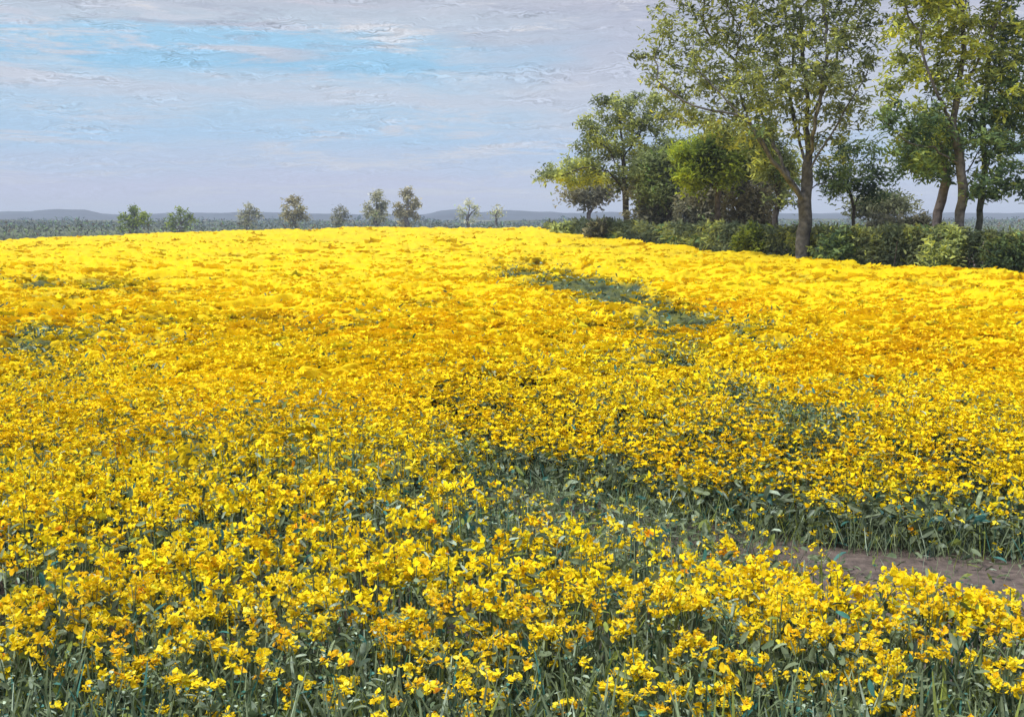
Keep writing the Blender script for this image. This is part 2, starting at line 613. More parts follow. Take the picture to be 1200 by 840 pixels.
# ------------------------------------------------------------------ ground and hills
def build_ground():
    xs = np.unique(np.concatenate([-np.geomspace(40, 6000, 50), np.linspace(-40, 40, 241), np.geomspace(40, 6000, 50)]))
    ys = np.unique(np.concatenate([-np.geomspace(4, 1200, 24), np.linspace(-4, 30, 260), np.linspace(30, 200, 171), np.geomspace(200, 7000, 60)]))
    X, Y = np.meshgrid(xs, ys)
    Z = ground(X, Y)
    near = smooth(-Y, -30, -12)
    Z = Z + near * (0.02 * perlin(X * 2.4, Y * 2.4, 41) + 0.012 * perlin(X * 7, Y * 7, 42))
    nx, ny = len(xs), len(ys)
    i, j = np.meshgrid(np.arange(nx - 1), np.arange(ny - 1))
    q = (j * nx + i).ravel()
    Q = np.stack([q, q + 1, q + 1 + nx, q + nx], 1)
    me = make_mesh("ground", np.stack([X, Y, Z], -1).reshape(-1, 3), Q, None, M_SOIL, True)
    tag(obj("ground", me), kind="structure")
    # far country: meadow beyond the crest, a separate sheet 4 cm up
    ys2 = np.concatenate([np.linspace(150, 400, 40), np.geomspace(420, 6900, 50)])
    xs2 = np.unique(np.concatenate([-np.geomspace(60, 5900, 40), np.linspace(-60, 60, 20), np.geomspace(60, 5900, 40)]))
    X, Y = np.meshgrid(xs2, ys2)
    Z = ground(X, Y) + 0.04
    nx, ny = len(xs2), len(ys2)
    i, j = np.meshgrid(np.arange(nx - 1), np.arange(ny - 1))
    q = (j * nx + i).ravel()
    Q = np.stack([q, q + 1, q + 1 + nx, q + nx], 1)
    g = perlin(X / 90, Y / 160, 51)[..., None]
    C = np.array([0.10, 0.12, 0.05]) * (1 + 0.5 * g) + np.array([0.04, 0.02, 0.0]) * np.clip(g, 0, 1)
    tag(obj("far_meadow", make_mesh("far_meadow", np.stack([X, Y, Z], -1).reshape(-1, 3), Q, C.reshape(-1, 3), M_HILL, True)), kind="structure")


def build_hills():
    def ridge(name, Yc, depth, prof, rough, c1, c2, seed):
        px = np.linspace(-500, 1700, 420)
        top = np.interp(px, [p[0] for p in prof], [p[1] for p in prof])
        V, C = [], []
        nr = 26
        for k in range(nr):
            t = k / (nr - 1) * 2 - 1
            Yk = Yc + t * depth
            X = (px - 600) / F * Yk
            zt = CAMZ + (253 - top) / F * Yc
            zb = -4.9
            prof_t = (1 - t * t) ** 1.2
            n = rough * (perlin(X / 120, np.full_like(X, Yk) / 120, seed) + 0.6 * perlin(X / 35, np.full_like(X, Yk) / 35, seed + 1))
            Z = zb + (zt - zb + n) * prof_t
            V.append(np.stack([X, np.full_like(X, Yk), Z], -1))
            g = perlin(X / 160, np.full_like(X, Yk) / 60, seed + 2)[:, None]
            g2 = perlin(X / 25, np.full_like(X, Yk) / 12, seed + 3)[:, None]
            C.append(np.clip(np.array(c1) + (np.array(c2) - np.array(c1)) * np.clip(0.5 + g + 0.5 * g2, 0, 1), 0.01, 1))
        n = len(px)
        i, j = np.meshgrid(np.arange(n - 1), np.arange(nr - 1))
        q = (j * n + i).ravel()
        Q = np.stack([q, q + 1, q + 1 + n, q + n], 1)
        tag(obj("hills", make_mesh(name, np.concatenate(V), Q, np.concatenate(C), M_HILL, True)), kind="structure")
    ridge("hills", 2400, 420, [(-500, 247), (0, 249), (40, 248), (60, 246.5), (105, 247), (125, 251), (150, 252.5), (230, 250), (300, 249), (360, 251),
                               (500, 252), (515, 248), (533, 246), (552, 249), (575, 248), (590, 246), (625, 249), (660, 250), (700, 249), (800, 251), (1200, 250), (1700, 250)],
          2.5, (.008, .02, .04), (.03, .052, .072), 61)  # blue of the distant haze is painted into these hill colours
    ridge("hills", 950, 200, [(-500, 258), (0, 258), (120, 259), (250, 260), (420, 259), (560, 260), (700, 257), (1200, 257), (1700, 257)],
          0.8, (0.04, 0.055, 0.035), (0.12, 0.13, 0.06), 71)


# ------------------------------------------------------------------ rapeseed
YELLOWS = np.array([(.93, .69, .009), (.94, .74, .012), (.92, .63, .008), (.91, .54, .006), (.95, .80, .06), (.60, .54, .015), (.86, .36, .012)])
YP = np.array([.35, .31, .17, .05, .05, .06, .01])
GREENS = np.array([(.14, .18, .095), (.10, .14, .07), (.21, .26, .14), (.18, .22, .045), (.05, .16, .13), (.34, .42, .30), (.05, .075, .05)])
GP = np.array([.28, .20, .16, .13, .08, .07, .08])


def pick(n, pal, p, rg, v=0.08):
    c = pal[rg.choice(len(pal), n, p=p / p.sum())]
    return np.clip(c * rg.normal(1, v, (n, 1)), 0.003, 0.97)


PET = [petal(4, 3, 1, rng.uniform(.55, 1.0), rng.uniform(-.5, .8), rng.uniform(-.4, .5), jit=.15, tip=.75) for _ in range(14)]
PET3 = [petal(3, 3, 1, rng.uniform(.6, 1.1), rng.uniform(-.5, .8), rng.uniform(-.4, .5), jit=.17, tip=.7) for _ in range(12)]
LEAF = [petal(5, 3, 1, rng.uniform(.28, .48), rng.uniform(-.6, .25), rng.uniform(.1, .4), base=.25, jit=.04) for _ in range(8)]
SMEAR = [smear(8, 5, rg=rng) for _ in range(16)]


def head_acc(acc, centers, size, rg, npet, lib, colors=None, spread=0.55):
    """raceme: petals standing out of a ragged spray about each centre"""
    n = len(centers)
    if n == 0:
        return
    head_col = pick(n, YELLOWS, YP, rg)
    for k in range(npet):
        tv, tq = lib[k % len(lib)]
        off = rg.normal(0, 1, (n, 3)) * np.array([.36, .36, .34]) * size[:, None]
        R = rotrand(n, 1.35, rg) * (size * rg.uniform(.25, .85, n))[:, None, None]
        c = np.where(rg.random((n, 1)) < .5, head_col, pick(n, YELLOWS, YP, rg))
        acc.inst(tv, tq, R, centers + off, c)


def build_plants():
    """the front rows: one object per plant"""
    rg = np.random.default_rng(21)
    protos = []
    for kind in range(18):
        rich = [4, 4, 5, 5, 4, 3, 3, 4, 5, 3, 4, 5, 1, 1, 0, 2, 0, 1][kind]
        H = CROP_H * rg.uniform(.93, 1.08)
        root = bpy.data.objects.new("rapeseed_plant", None)
        parts = []
        # main stem with its branches
        lean = rg.normal(0, .05, 2)
        P = [np.array([lean[0] * t * t, lean[1] * t * t, H * t]) + np.append(rg.normal(0, .006, 2), 0) * (t > 0) for t in np.linspace(0, 1, 7)]
        A = Acc()
        g = np.array([.12, .16, .07])
        v, q = tube(P, np.linspace(.008, .0035, 7), 5)
        A.raw(v, q, g)
        tips = [P[-1]]
        for b in range(max(rich, 2) - 1 + 1):
            i0 = rg.integers(3, 6)
            a = rg.uniform(0, 6.28)
            ln = rg.uniform(.10, .22)
            q0 = P[i0]
            q1 = q0 + np.array([math.cos(a) * ln * .45, math.sin(a) * ln * .45, ln * .6])
            q2 = q0 + np.array([math.cos(a) * ln * .6, math.sin(a) * ln * .6, (H - q0[2]) * rg.uniform(.45, 1.02)])
            v, q = tube([q0, q1, q2], [.005, .004, .0025], 4)
            A.raw(v, q, g * rg.uniform(.8, 1.3))
            tips.append(q2)
        parts.append(("stem", A.mesh("stem", M_STEM, True)))
        for t in tips[:rich]:
            A = Acc()
            s = rg.uniform(.036, .060)
            head_acc(A, t[None] + 0, np.array([s]), rg, 18, PET)
            m2 = 4
            tv, tq = PET3[0]
            A.inst(tv, tq, rotrand(m2, .5, rg) * .012, t + rg.normal(0, .02, (m2, 3)) + np.array([0, 0, .03]), pick(m2, GREENS, GP, rg) * 1.5)
            parts.append(("flower_head", A.mesh("flower_head", M_PETAL)))
        if rich < 3:
            for t in tips[rich:]:
                A = Acc()
                tv, tq = PET3[1]
                A.inst(tv, tq, rotrand(9, 1.2, rg) * .022, t + rg.normal(0, .018, (9, 3)), pick(9, GREENS, GP, rg) * 1.5)
                parts.append(("bud_cluster", A.mesh("bud_cluster", M_GREEN)))
        for k in range(9 if rich < 3 else 7):
            A = Acc()
            tv, tq = LEAF[rg.integers(len(LEAF))]
            zz = rg.uniform(.35, .9) * H
            idx = zz / H * 6
            p = P[int(idx)] + (P[min(6, int(idx) + 1)] - P[int(idx)]) * (idx - int(idx))
            R = rotz(np.array([rg.uniform(0, 6.28)])) @ rotx(rg.normal(0, .7, 1)) @ rotz(np.zeros(1))
            up = rg.uniform(.2, 1.2)
            Ry = np.array([[math.cos(up), 0, -math.sin(up)], [0, 1, 0], [math.sin(up), 0, math.cos(up)]])
            A.inst(tv, tq, (R @ Ry) * rg.uniform(.05, .115), p[None], pick(1, GREENS, GP, rg) * rg.uniform(.9, 1.5))
            parts.append(("leaf", A.mesh("leaf", M_GREEN, True)))
        protos.append((root, parts, rich))
    # places, front rows only
    pts = []
    tries = 0
    while len(pts) < 300 and tries < 20000:
        tries += 1
        Y = 5.28 + rg.random() ** 1.25 * 1.45
        X = rg.uniform(-.5, .5) * Y * .98
        if Y < 5.55 + .12 * math.sin(X * 2.1) + .1 * math.sin(X * 5.3 + 1) and rg.random() < .6:
            continue
        if all((X - a) ** 2 + (Y - b) ** 2 > .085 ** 2 for a, b in pts):
            pts.append((X, Y))
    rich_ids = [i for i, p in enumerate(protos) if p[2] >= 3]
    poor_ids = [i for i, p in enumerate(protos) if p[2] < 3]
    for X, Y in pts:
        b = float(bloom(np.array([X]), np.array([Y]))[0])
        i = rich_ids[rg.integers(len(rich_ids))] if rg.random() < (b * 1.35 - .03) * (.05 + .95 * float(smooth(Y, 5.4, 6.0))) else poor_ids[rg.integers(len(poor_ids))]
        proto, parts, _ = protos[i]
        h = float(crop_height(X, Y)) / CROP_H * rg.uniform(.86, 1.06)
        r = proto.copy()
        r.name = "rapeseed_plant"
        r.location = (X, Y, float(ground(X, Y)) - .005)
        r.rotation_euler = (rg.normal(0, .06), rg.normal(0, .06), rg.uniform(0, 6.28))
        r.scale = (1, 1, h)
        COL.objects.link(r)
        tag(r, "upright rapeseed plant in the front rows of the yellow field", "plant", "rapeseed plants of the front rows")
        for nm, me in parts:
            c = bpy.data.objects.new(nm, me)
            COL.objects.link(c)
            c.parent = r
    return pts


def canopy_relief(X, Y):
    """height of the tangled flower tops: broken, lipped ridges at every scale"""
    h = np.zeros_like(X)
    wx = X + .35 * perlin(X / 1.5, Y / 1.5, 91)
    wy = Y + .35 * perlin(X / 1.5 + 9, Y / 1.5, 92)
    for lam, amp, sd in ((9, .17, 1), (4.2, .14, 2), (2.0, .11, 3), (1.0, .075, 4), (.5, .045, 5), (.25, .026, 6), (.13, .014, 7)):
        fade = smooth(lam * F / np.maximum(Y, 1), 3, 9)       # skip what is under a couple of pixels
        h += amp * 1.15 * fade * (1 - 2.6 * np.abs(perlin(wx / lam, wy / lam * .8, 100 + sd))) * .95
    return h - .14


def build_crop():
    rg = np.random.default_rng(5)
    A = Acc()
    # --- massed canopy beyond the first rows
    nth, nr = 1300, 640
    th = np.linspace(-.56, .60, nth)
    # rows evenly spread as the eye sees them
    inv = np.linspace(1 / 11.0, 1 / 138.0, nr)
    Yr = 1 / inv
    T, Yg = np.meshgrid(th, Yr)
    X, Y = T * (Yg + 5), Yg.copy()
    b = bloom(X, Y)
    rel = canopy_relief(X, Y)
    mixn = perlin(X / .35, Y / .35, 201) * .5 + perlin(X / 1.4, Y / 1.4, 202) * .4 + perlin(X / 5, Y / 5, 203) * .35
    yel = smooth(b + mixn * .38 + rel * .6, .62, .80)
    depth = np.interp(Y, [11, 16, 30, 60], [.36, .15, .07, .05])
    H = crop_height(X, Y)
    Z = ground(X, Y) + H - depth - .16 * (1 - yel) + rel * .75
    Yd = Y - rel * 1.3
    Xd = X + .25 * rel * perlin(X / 2, Y / 2, 210)
    base = np.array([.86, .65, .007])
    gold = np.array([.85, .60, .006])
    pale = np.array([.87, .65, .010])
    gn = np.clip(.5 + perlin(X / 3, Y / 5, 205) + .5 * perlin(X / .7, Y / .7, 206), 0, 1)[..., None]
    pn = smooth(perlin(X / 4 + 3, Y / 6, 207), .25, .6)[..., None]
    yc = base * (1 - gn) + gold * gn
    yc = yc * (1 - pn) + pale * pn
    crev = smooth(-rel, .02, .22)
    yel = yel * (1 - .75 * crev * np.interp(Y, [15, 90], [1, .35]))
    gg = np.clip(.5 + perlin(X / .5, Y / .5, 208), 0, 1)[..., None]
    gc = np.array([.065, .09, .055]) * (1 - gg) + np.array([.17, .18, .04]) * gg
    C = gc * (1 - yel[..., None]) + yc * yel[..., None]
    i, j = np.meshgrid(np.arange(nth - 1), np.arange(nr - 1))
    q = (j * nth + i).ravel()
    Q = np.stack([q, q + 1, q + 1 + nth, q + nth], 1)
    ok = (Y < far_edge(X, Y)) & (lane(X, Y) < .35) & (lane(X, Y - .8) < .05) & (lane(X, Y - 1.8) < .05) & (lane(X, Y - 2.8) < .05)
    okq = ok.ravel()[Q].all(1)
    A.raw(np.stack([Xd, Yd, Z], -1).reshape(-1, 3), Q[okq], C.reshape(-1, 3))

    # --- tufts of massed flowers on the canopy, 12 m outwards; sizes grow with distance as clumps merge
    def scatter(n, y0, y1):
        inv = rg.uniform(1 / y1, 1 / y0, n)
        Y = 1 / inv
        X = rg.uniform(-.53, .56, n) * (Y + 5)
        k = Y < far_edge(X, Y) - .3
        return X[k], Y[k]
    for n, y0, y1, s0, s1, tilt in ((39000, 16, 134, .0045, .0125, .60), (2200, 20, 134, .014, .024, .14), (43000, 11, 80, .0040, .0080, .9)):
        X, Y = scatter(n, y0, y1)
        b = bloom(X, Y)
        keep = rg.random(len(X)) < smooth(b + .18 * perlin(X / (.03 * Y), Y / (.12 * Y), 413), .30, .92)
        X, Y, b = X[keep], Y[keep], b[keep]
        if s1 > .011:
            k = rg.random(len(X)) < np.interp(Y, [25, 50], [1, .5])
            X, Y, b = X[k], Y[k], b[k]
        rel = canopy_relief(X, Y)
        Z = ground(X, Y) + crop_height(X, Y) + rel * .75 - .02 + rg.normal(0, .03, len(X))
        s = Y * np.exp(rg.uniform(np.log(s0), np.log(s1), len(X)))
        s = np.minimum(s, np.interp(Y, [60, 134], [1.9, 1.5]))
        Z = Z - .10 * s - .0012 * Y
        f = perlin(X / 3, Y / 5, 205) * .6 + perlin(X / .7, Y / .7, 206) * .3 + rg.normal(0, .16, len(X))
        ramp_c = np.array([(.87, .60, .007), (.88, .63, .007), (.89, .66, .008), (.90, .70, .010), (.92, .75, .016)])
        ci = np.clip(((f + .62) / 1.1 * 5).astype(int), 0, 4)
        col = ramp_c[ci] * rg.normal(1, .03, (len(X), 1))
        odd = rg.random(len(X)) < .05
        col[odd] = np.array([.55, .52, .02])
        col = np.clip(col * np.interp(Y, [30, 80], [1.05, .84])[:, None] * np.array([1, .96, .8]), 0, .97)
        kk = rg.integers(0, len(SMEAR), len(X))
        for t in range(len(SMEAR)):
            m_ = kk == t
            R = rotz(rg.normal(0, .9, m_.sum())) @ rotx(rg.uniform(-.25, 1, m_.sum()) * tilt * np.interp(Y[m_], [25, 60], [1, .55]))
            A.inst(*SMEAR[t], R * s[m_][:, None, None], np.stack([X, Y, Z], -1)[m_], col[m_])
    # --- green leaves showing between the flowers, far part
    X, Y = scatter(52000, 11, 120)
    b = bloom(X, Y)
    keep = (rg.random(len(X)) < (1 - b) * 1.9 + .03 - np.where(Y > 30, .16, 0)) & (lane(X, Y) < .5)
    X, Y = X[keep], Y[keep]
    Z = ground(X, Y) + crop_height(X, Y) + canopy_relief(X, Y) * .75 - .06 + rg.normal(0, .03, len(X))
    s = Y * rg.uniform(.002, .006, len(X)) * np.interp(Y, [11, 40], [1.3, .8])
    kk = rg.integers(0, len(LEAF), len(X))
    col = pick(len(X), GREENS, GP, rg) * 1.2
    for t in range(len(LEAF)):
        m_ = kk == t
        A.inst(*LEAF[t], rotrand(m_.sum(), 1.4, rg) * s[m_][:, None, None], np.stack([X, Y, Z], -1)[m_], col[m_])

    # --- plants one by one from the third row to 20 m: stems, leaves, racemes
    def area_scatter(n, y0, y1, p=1.0):
        Y = y0 + (y1 - y0) * rg.random(n) ** p
        Y = np.sqrt(rg.uniform(y0 ** 2, y1 ** 2, n))
        X = rg.uniform(-.53, .55, n) * (Y + 3.2)
        return X, Y
    X, Y = area_scatter(12800, 5.3, 20)
    L_ = lane(X, Y)
    k = (rg.random(len(X)) > L_ * 1.1) & ((Y > 6.55) | (np.abs(X) > .5 * Y))
    X, Y = X[k], Y[k]
    b = bloom(X, Y)
    Hc = crop_height(X, Y) * rg.uniform(.84, 1.06, len(X))
    g0 = ground(X, Y)
    # stems
    sv, sq = tube([(0, 0, 0), (.015, .01, .5), (-.01, .0, 1.0)], [.008, .006, .003], 3)
    sm_ = Y < 14
    n = sm_.sum()
    R = rotz(rg.uniform(0, 6.28, n))
    sc = np.zeros((n, 3, 3))
    sc[:, 0, 0] = sc[:, 1, 1] = rg.uniform(.9, 1.6, n)
    sc[:, 2, 2] = Hc[sm_]
    A.inst(sv, sq, R @ sc, np.stack([X, Y, g0], -1)[sm_], pick(n, GREENS, GP, rg) * 1.5)
    # racemes
    for rep in range(4):
        k = rg.random(len(X)) < smooth(b + .34 * perlin(X / .5, Y / .5, 411) + .20 * perlin(X / 1.6, Y / 1.6, 412), .22, .98) * np.interp(Y, [6, 12, 20], [1.0, .95, .8])
        n = k.sum()
        top = np.stack([X, Y, g0 + Hc], -1)[k]
        off = np.stack([rg.normal(0, .10, n), rg.normal(0, .10, n), -np.abs(rg.normal(0, .07, n))], -1)
        size = rg.uniform(.034, .074, n) * np.interp(Y[k], [6, 20], [1, 1.35])
        d = Y[k]
        for lo, hi, npet, lib in ((0, 10, 13, PET), (10, 30, 7, PET3)):
            mm = (d >= lo) & (d < hi)
            head_acc(A, (top + off)[mm], size[mm], rg, npet, lib)
    Xs, Ys = area_scatter(5200, 7.5, 14)
    kq = (lane(Xs, Ys) > .3) & (rg.random(len(Xs)) < .55 - .5 * smooth(Xs / Ys, .16, .30))
    Xs, Ys = Xs[kq], Ys[kq]
    nq = len(Xs)
    head_acc(A, np.stack([Xs, Ys, ground(Xs, Ys) + rg.uniform(.1, .42, nq)], -1)[:260], rg.uniform(.025, .05, nq)[:260], rg, 8, PET3)
    # leaves through the depth of the crop
    X, Y = area_scatter(122000, 5.4, 20)
    k = rg.random(len(X)) > lane(X, Y) * .93
    X, Y = X[k], Y[k]
    Z = ground(X, Y) + crop_height(X, Y) * rg.uniform(.25, .99, len(X))
    s = rg.uniform(.035, .10, len(X)) * np.interp(Y, [6, 20], [1, 1.3])
    kk = rg.integers(0, len(LEAF), len(X))
    col = pick(len(X), GREENS, GP, rg) * rg.uniform(.8, 1.5, (len(X), 1))
    for t in range(len(LEAF)):
        m_ = kk == t
        A.inst(*LEAF[t], rotrand(m_.sum(), 1.5, rg) * s[m_][:, None, None], np.stack([X, Y, Z], -1)[m_], col[m_])
    o = obj("rapeseed_crop", A.mesh("rapeseed_crop", M_CROP, True))
    tag(o, "dense yellow rapeseed crop in full bloom, filling the field behind the front rows", "crop", kind="stuff")
    print("crop quads", sum(len(q) for q in A.Q))


def build_grass():
    """grass and stalks along the near edge of the crop and in the bare strip"""
    rg = np.random.default_rng(77)
    A = Acc()
    bl, bq = petal(5, 2, 1, .028, .25, 0, base=.8, jit=.012)
    Ry = np.array([[0, 0, -1.0], [0, 1, 0], [1, 0, 0]])          # stand it upright
    bl = bl @ Ry.T

    def blades(X, Y, h):
        n = len(X)
        lean = rotx(rg.normal(0, .42, n))
        A.inst(bl, bq, rotz(rg.uniform(0, 6.28, n)) @ lean * h[:, None, None],
               np.stack([X, Y, ground(X, Y) - .01], -1), pick(n, GREENS, GP, rg) * rg.uniform(.9, 1.9, (n, 1)))
    n = 8200
    Y = rg.uniform(4.9, 6.7, n)
    X = rg.uniform(-.5, .5, n) * (Y + 3.2)
    blades(X, Y, rg.uniform(.45, .82, n))
    n = 19000
    Y = rg.uniform(6.8, 13.5, n)
    X = rg.uniform(-.12, .52, n) * (Y + 3)
    L_ = lane(X, Y)
    e = lane(X, Y + .5)
    soil = smooth(np.minimum(X / Y, .5) + .06 * perlin(X * 1.2, Y * 1.2, 66), .20, .30) * L_
    k = (L_ > .1) & (rg.random(n) > soil * .94)
    X, Y = X[k], Y[k]
    blades(X, Y, rg.uniform(.06, .30, len(X)))
    # stalks at the face of the far block
    n = 3400
    X = rg.uniform(-.5, 8.0, n)
    Y = np.interp(X, FX, FY) + rg.uniform(-.25, .5, n)
    blades(X, Y, rg.uniform(.12, .40, n))
    n = 6800
    X = rg.uniform(-.9, 8.2, n)
    Y = np.interp(X, FX, FY) + rg.uniform(-.1, .9, n)
    for t in range(len(LEAF)):
        m_ = rg.integers(0, len(LEAF), n) == t
        A.inst(*LEAF[t], rotrand(m_.sum(), 1.5, rg) * rg.uniform(.05, .17, m_.sum())[:, None, None],
               np.stack([X, Y, ground(X, Y) + rg.uniform(.03, .36, n)], -1)[m_], pick(m_.sum(), GREENS, GP, rg) * rg.uniform(.6, 1.3, (m_.sum(), 1)))
    # thistle-like low leaves
    n = 7000
    Y = rg.uniform(7.5, 13, n)
    X = rg.uniform(-.1, .5, n) * Y
    k = (lane(X, Y) > .3) & (rg.random(n) > smooth(X / Y, .16, .26) * .9)
    X, Y = X[k], Y[k]
    for t in range(len(LEAF)):
        m_ = rg.integers(0, len(LEAF), len(X)) == t
        A.inst(*LEAF[t], rotrand(m_.sum(), 1.2, rg) * rg.uniform(.06, .16, m_.sum())[:, None, None],
               np.stack([X, Y, ground(X, Y) + rg.uniform(.02, .2, len(X))], -1)[m_], pick(m_.sum(), GREENS, GP, rg) * 1.3)
    tag(obj("grass", A.mesh("grass", M_GREEN)), "grey-green grass and stalks at the foot of the crop and along the bare strip", "grass", kind="stuff")


# ------------------------------------------------------------------ trees
def colonize(paths, attr, step, infl, kill, iters, rg):
    pos, par = [], []
    for path in paths:
        start_parent, pts = path
        prev = -1 if start_parent is None else min(range(len(pos)), key=lambda i: np.linalg.norm(pos[i] - pts[0]))
        if start_parent is not None:
            pts = [pos[prev]] + list(pts[1:])
            first = True
        else:
            first = False
        for a, b in zip(pts[:-1], pts[1:]):
            a, b = np.array(a, float), np.array(b, float)
            n = max(1, int(round(np.linalg.norm(b - a) / step)))
            if not pos:
                pos.append(a)
                par.append(-1)
                prev = 0
            for k in range(1, n + 1):
                p = a + (b - a) * k / n + (rg.normal(0, step * .10, 3) if k < n else 0)
                pos.append(p)
                par.append(prev)
                prev = len(pos) - 1
    P = np.zeros((60000, 3))
    P[:len(pos)] = pos
    n = len(pos)
    par = list(par)
    attr = attr.copy()
    D = np.full(len(attr), 1e9)
    I = np.zeros(len(attr), int)

    def upd(a0, a1):
        nonlocal D, I
        for s in range(a0, a1, 400):
            blk = P[s:min(s + 400, a1)]
            d = np.linalg.norm(attr[:, None] - blk[None], axis=2)
            m_ = d.min(1)
            ix = d.argmin(1) + s
            w = m_ < D
            D[w] = m_[w]
            I[w] = ix[w]
    upd(0, n)
    for it in range(iters):
        if len(attr) == 0:
            break
        w = D < infl
        if not w.any():
            break
        dirs = {}
        for i_, a_ in zip(I[w], attr[w]):
            v = a_ - P[i_]
            v /= np.linalg.norm(v) + 1e-9
            dirs.setdefault(i_, []).append(v)
        n0 = n
        for i_, vs in dirs.items():
            v = np.mean(vs, 0) + rg.normal(0, .16, 3)
            v /= np.linalg.norm(v) + 1e-9
            P[n] = P[i_] + v * step
            par.append(i_)
            n += 1
            if n >= 59000:
                break
        upd(n0, n)
        keep = D > kill
        attr, D, I = attr[keep], D[keep], I[keep]
        if n >= 59000:
            break
    return P[:n], np.array(par)


def tree_meshes(P, par, trunk_r, tip_r, rg, root_flare=True, limb_r=None, expo=1.8, bark=(.11, .095, .08)):
    n = len(P)
    kids = [[] for _ in range(n)]
    for i in range(1, n):
        kids[par[i]].append(i)
    r = np.zeros(n)
    for i in range(n - 1, -1, -1):
        r[i] = tip_r if not kids[i] else (sum(r[k] ** expo for k in kids[i])) ** (1 / expo)
    # press the pipe model into the wanted trunk radius
    g = math.log(trunk_r / tip_r) / max(1e-6, math.log(r[0] / tip_r))
    r = tip_r * (r / tip_r) ** g
    limb_r = limb_r or trunk_r * .22
    trunk, limbs, twigs = Acc(), [], Acc()
    stack = [(0, None, 0)]
    bark = np.array(bark)
    while stack:
        i, pr, lvl = stack.pop()
        chain = ([pr] if pr is not None else []) + [i]
        cur = i
        while kids[cur]:
            ks = sorted(kids[cur], key=lambda k: -r[k])
            for k in ks[1:]:
                stack.append((k, cur, lvl + 1))
            cur = ks[0]
            chain.append(cur)
        if len(chain) < 2:
            continue
        rr = np.array([r[k] for k in chain])
        if pr is not None:
            rr[0] = min(rr[0], rr[1] * 1.15)
        pp = P[chain]
        if lvl > 0:
            rr = rr * .78
        if lvl == 0:
            h = pp[:, 2] - pp[0, 2]
            if root_flare:
                rr = rr * (1 + .55 * np.exp(-h / (trunk_r * 1.6)))
            sides, w = 12, .07
        else:
            sides, w = (7, .04) if rr.max() > trunk_r * .15 else ((4, 0) if rr.max() > trunk_r * .05 else (3, 0))
        v, q = tube(pp, rr, sides, rg, w)
        c = bark * rg.uniform(.75, 1.25)
        if lvl == 0:
            trunk.raw(v, q, c)
        elif rr.max() > limb_r:
            a = Acc()
            a.raw(v, q, c)
            limbs.append(a)
        else:
            twigs.raw(v, q, c)
    return trunk, limbs, twigs, r, kids


LEAFD = [petal(3, 3, 1, rng.uniform(.35, .6), rng.uniform(-.5, .5), rng.uniform(0, .35), base=.3, jit=.08) for _ in range(10)]


def leaf_cloud(A, pts, n, spread, s0, s1, pal, pp, rg, flat=1.2, seed=0, center=None):
    idx = rg.integers(0, len(pts), n)
    P = pts[idx] + rg.normal(0, spread, (n, 3)) * np.array([1, 1, .75])
    s = rg.uniform(s0, s1, n)
    # neighbouring leaves share a hue, as sprays of one age do
    f = perlin(P[:, 0] / (spread * 5) + seed, P[:, 2] / (spread * 4) + P[:, 1] / (spread * 6), 300 + seed)
    order = .5 + .495 * np.tanh((f * .9 + rg.normal(0, .24, n) - .02) * 1.5)
    cum = np.cumsum(pp / pp.sum())
    ci = np.searchsorted(cum, order)
    ci = np.clip(ci, 0, len(pal) - 1)
    col = np.clip(pal[ci] * rg.normal(1, .15, (n, 1)), .004, .9)
    kk = rg.integers(0, len(LEAFD), n)
    for t in range(len(LEAFD)):
        m_ = kk == t
        A.inst(*LEAFD[t], rotrand(m_.sum(), flat, rg) * s[m_][:, None, None], P[m_], col[m_])


PAL_OAK = 3.1 * np.array([(.036, .048, .026), (.080, .096, .042), (.130, .148, .052), (.180, .196, .052), (.27, .27, .045), (.22, .165, .045)])
PP_OAK = np.array([.20, .26, .26, .17, .08, .03])
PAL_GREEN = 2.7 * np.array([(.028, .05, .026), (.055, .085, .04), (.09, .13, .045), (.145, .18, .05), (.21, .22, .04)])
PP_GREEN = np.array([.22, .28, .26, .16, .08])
PAL_LIME = 1.75 * np.array([(.055, .085, .02), (.11, .15, .025), (.18, .23, .03), (.26, .31, .03), (.34, .38, .04)])
PP_LIME = np.array([.2, .24, .26, .2, .1])
PAL_GREY = 2.3 * np.array([(.06, .065, .045), (.10, .10, .065), (.15, .145, .09), (.19, .18, .12), (.10, .13, .05)])
PP_GREY = np.array([.25, .3, .22, .1, .13])
PAL_BROWN = 1.4 * np.array([(.11, .10, .05), (.18, .16, .08), (.25, .225, .12), (.30, .28, .18), (.13, .14, .07)])
PP_BROWN = np.array([.25, .28, .22, .13, .12])


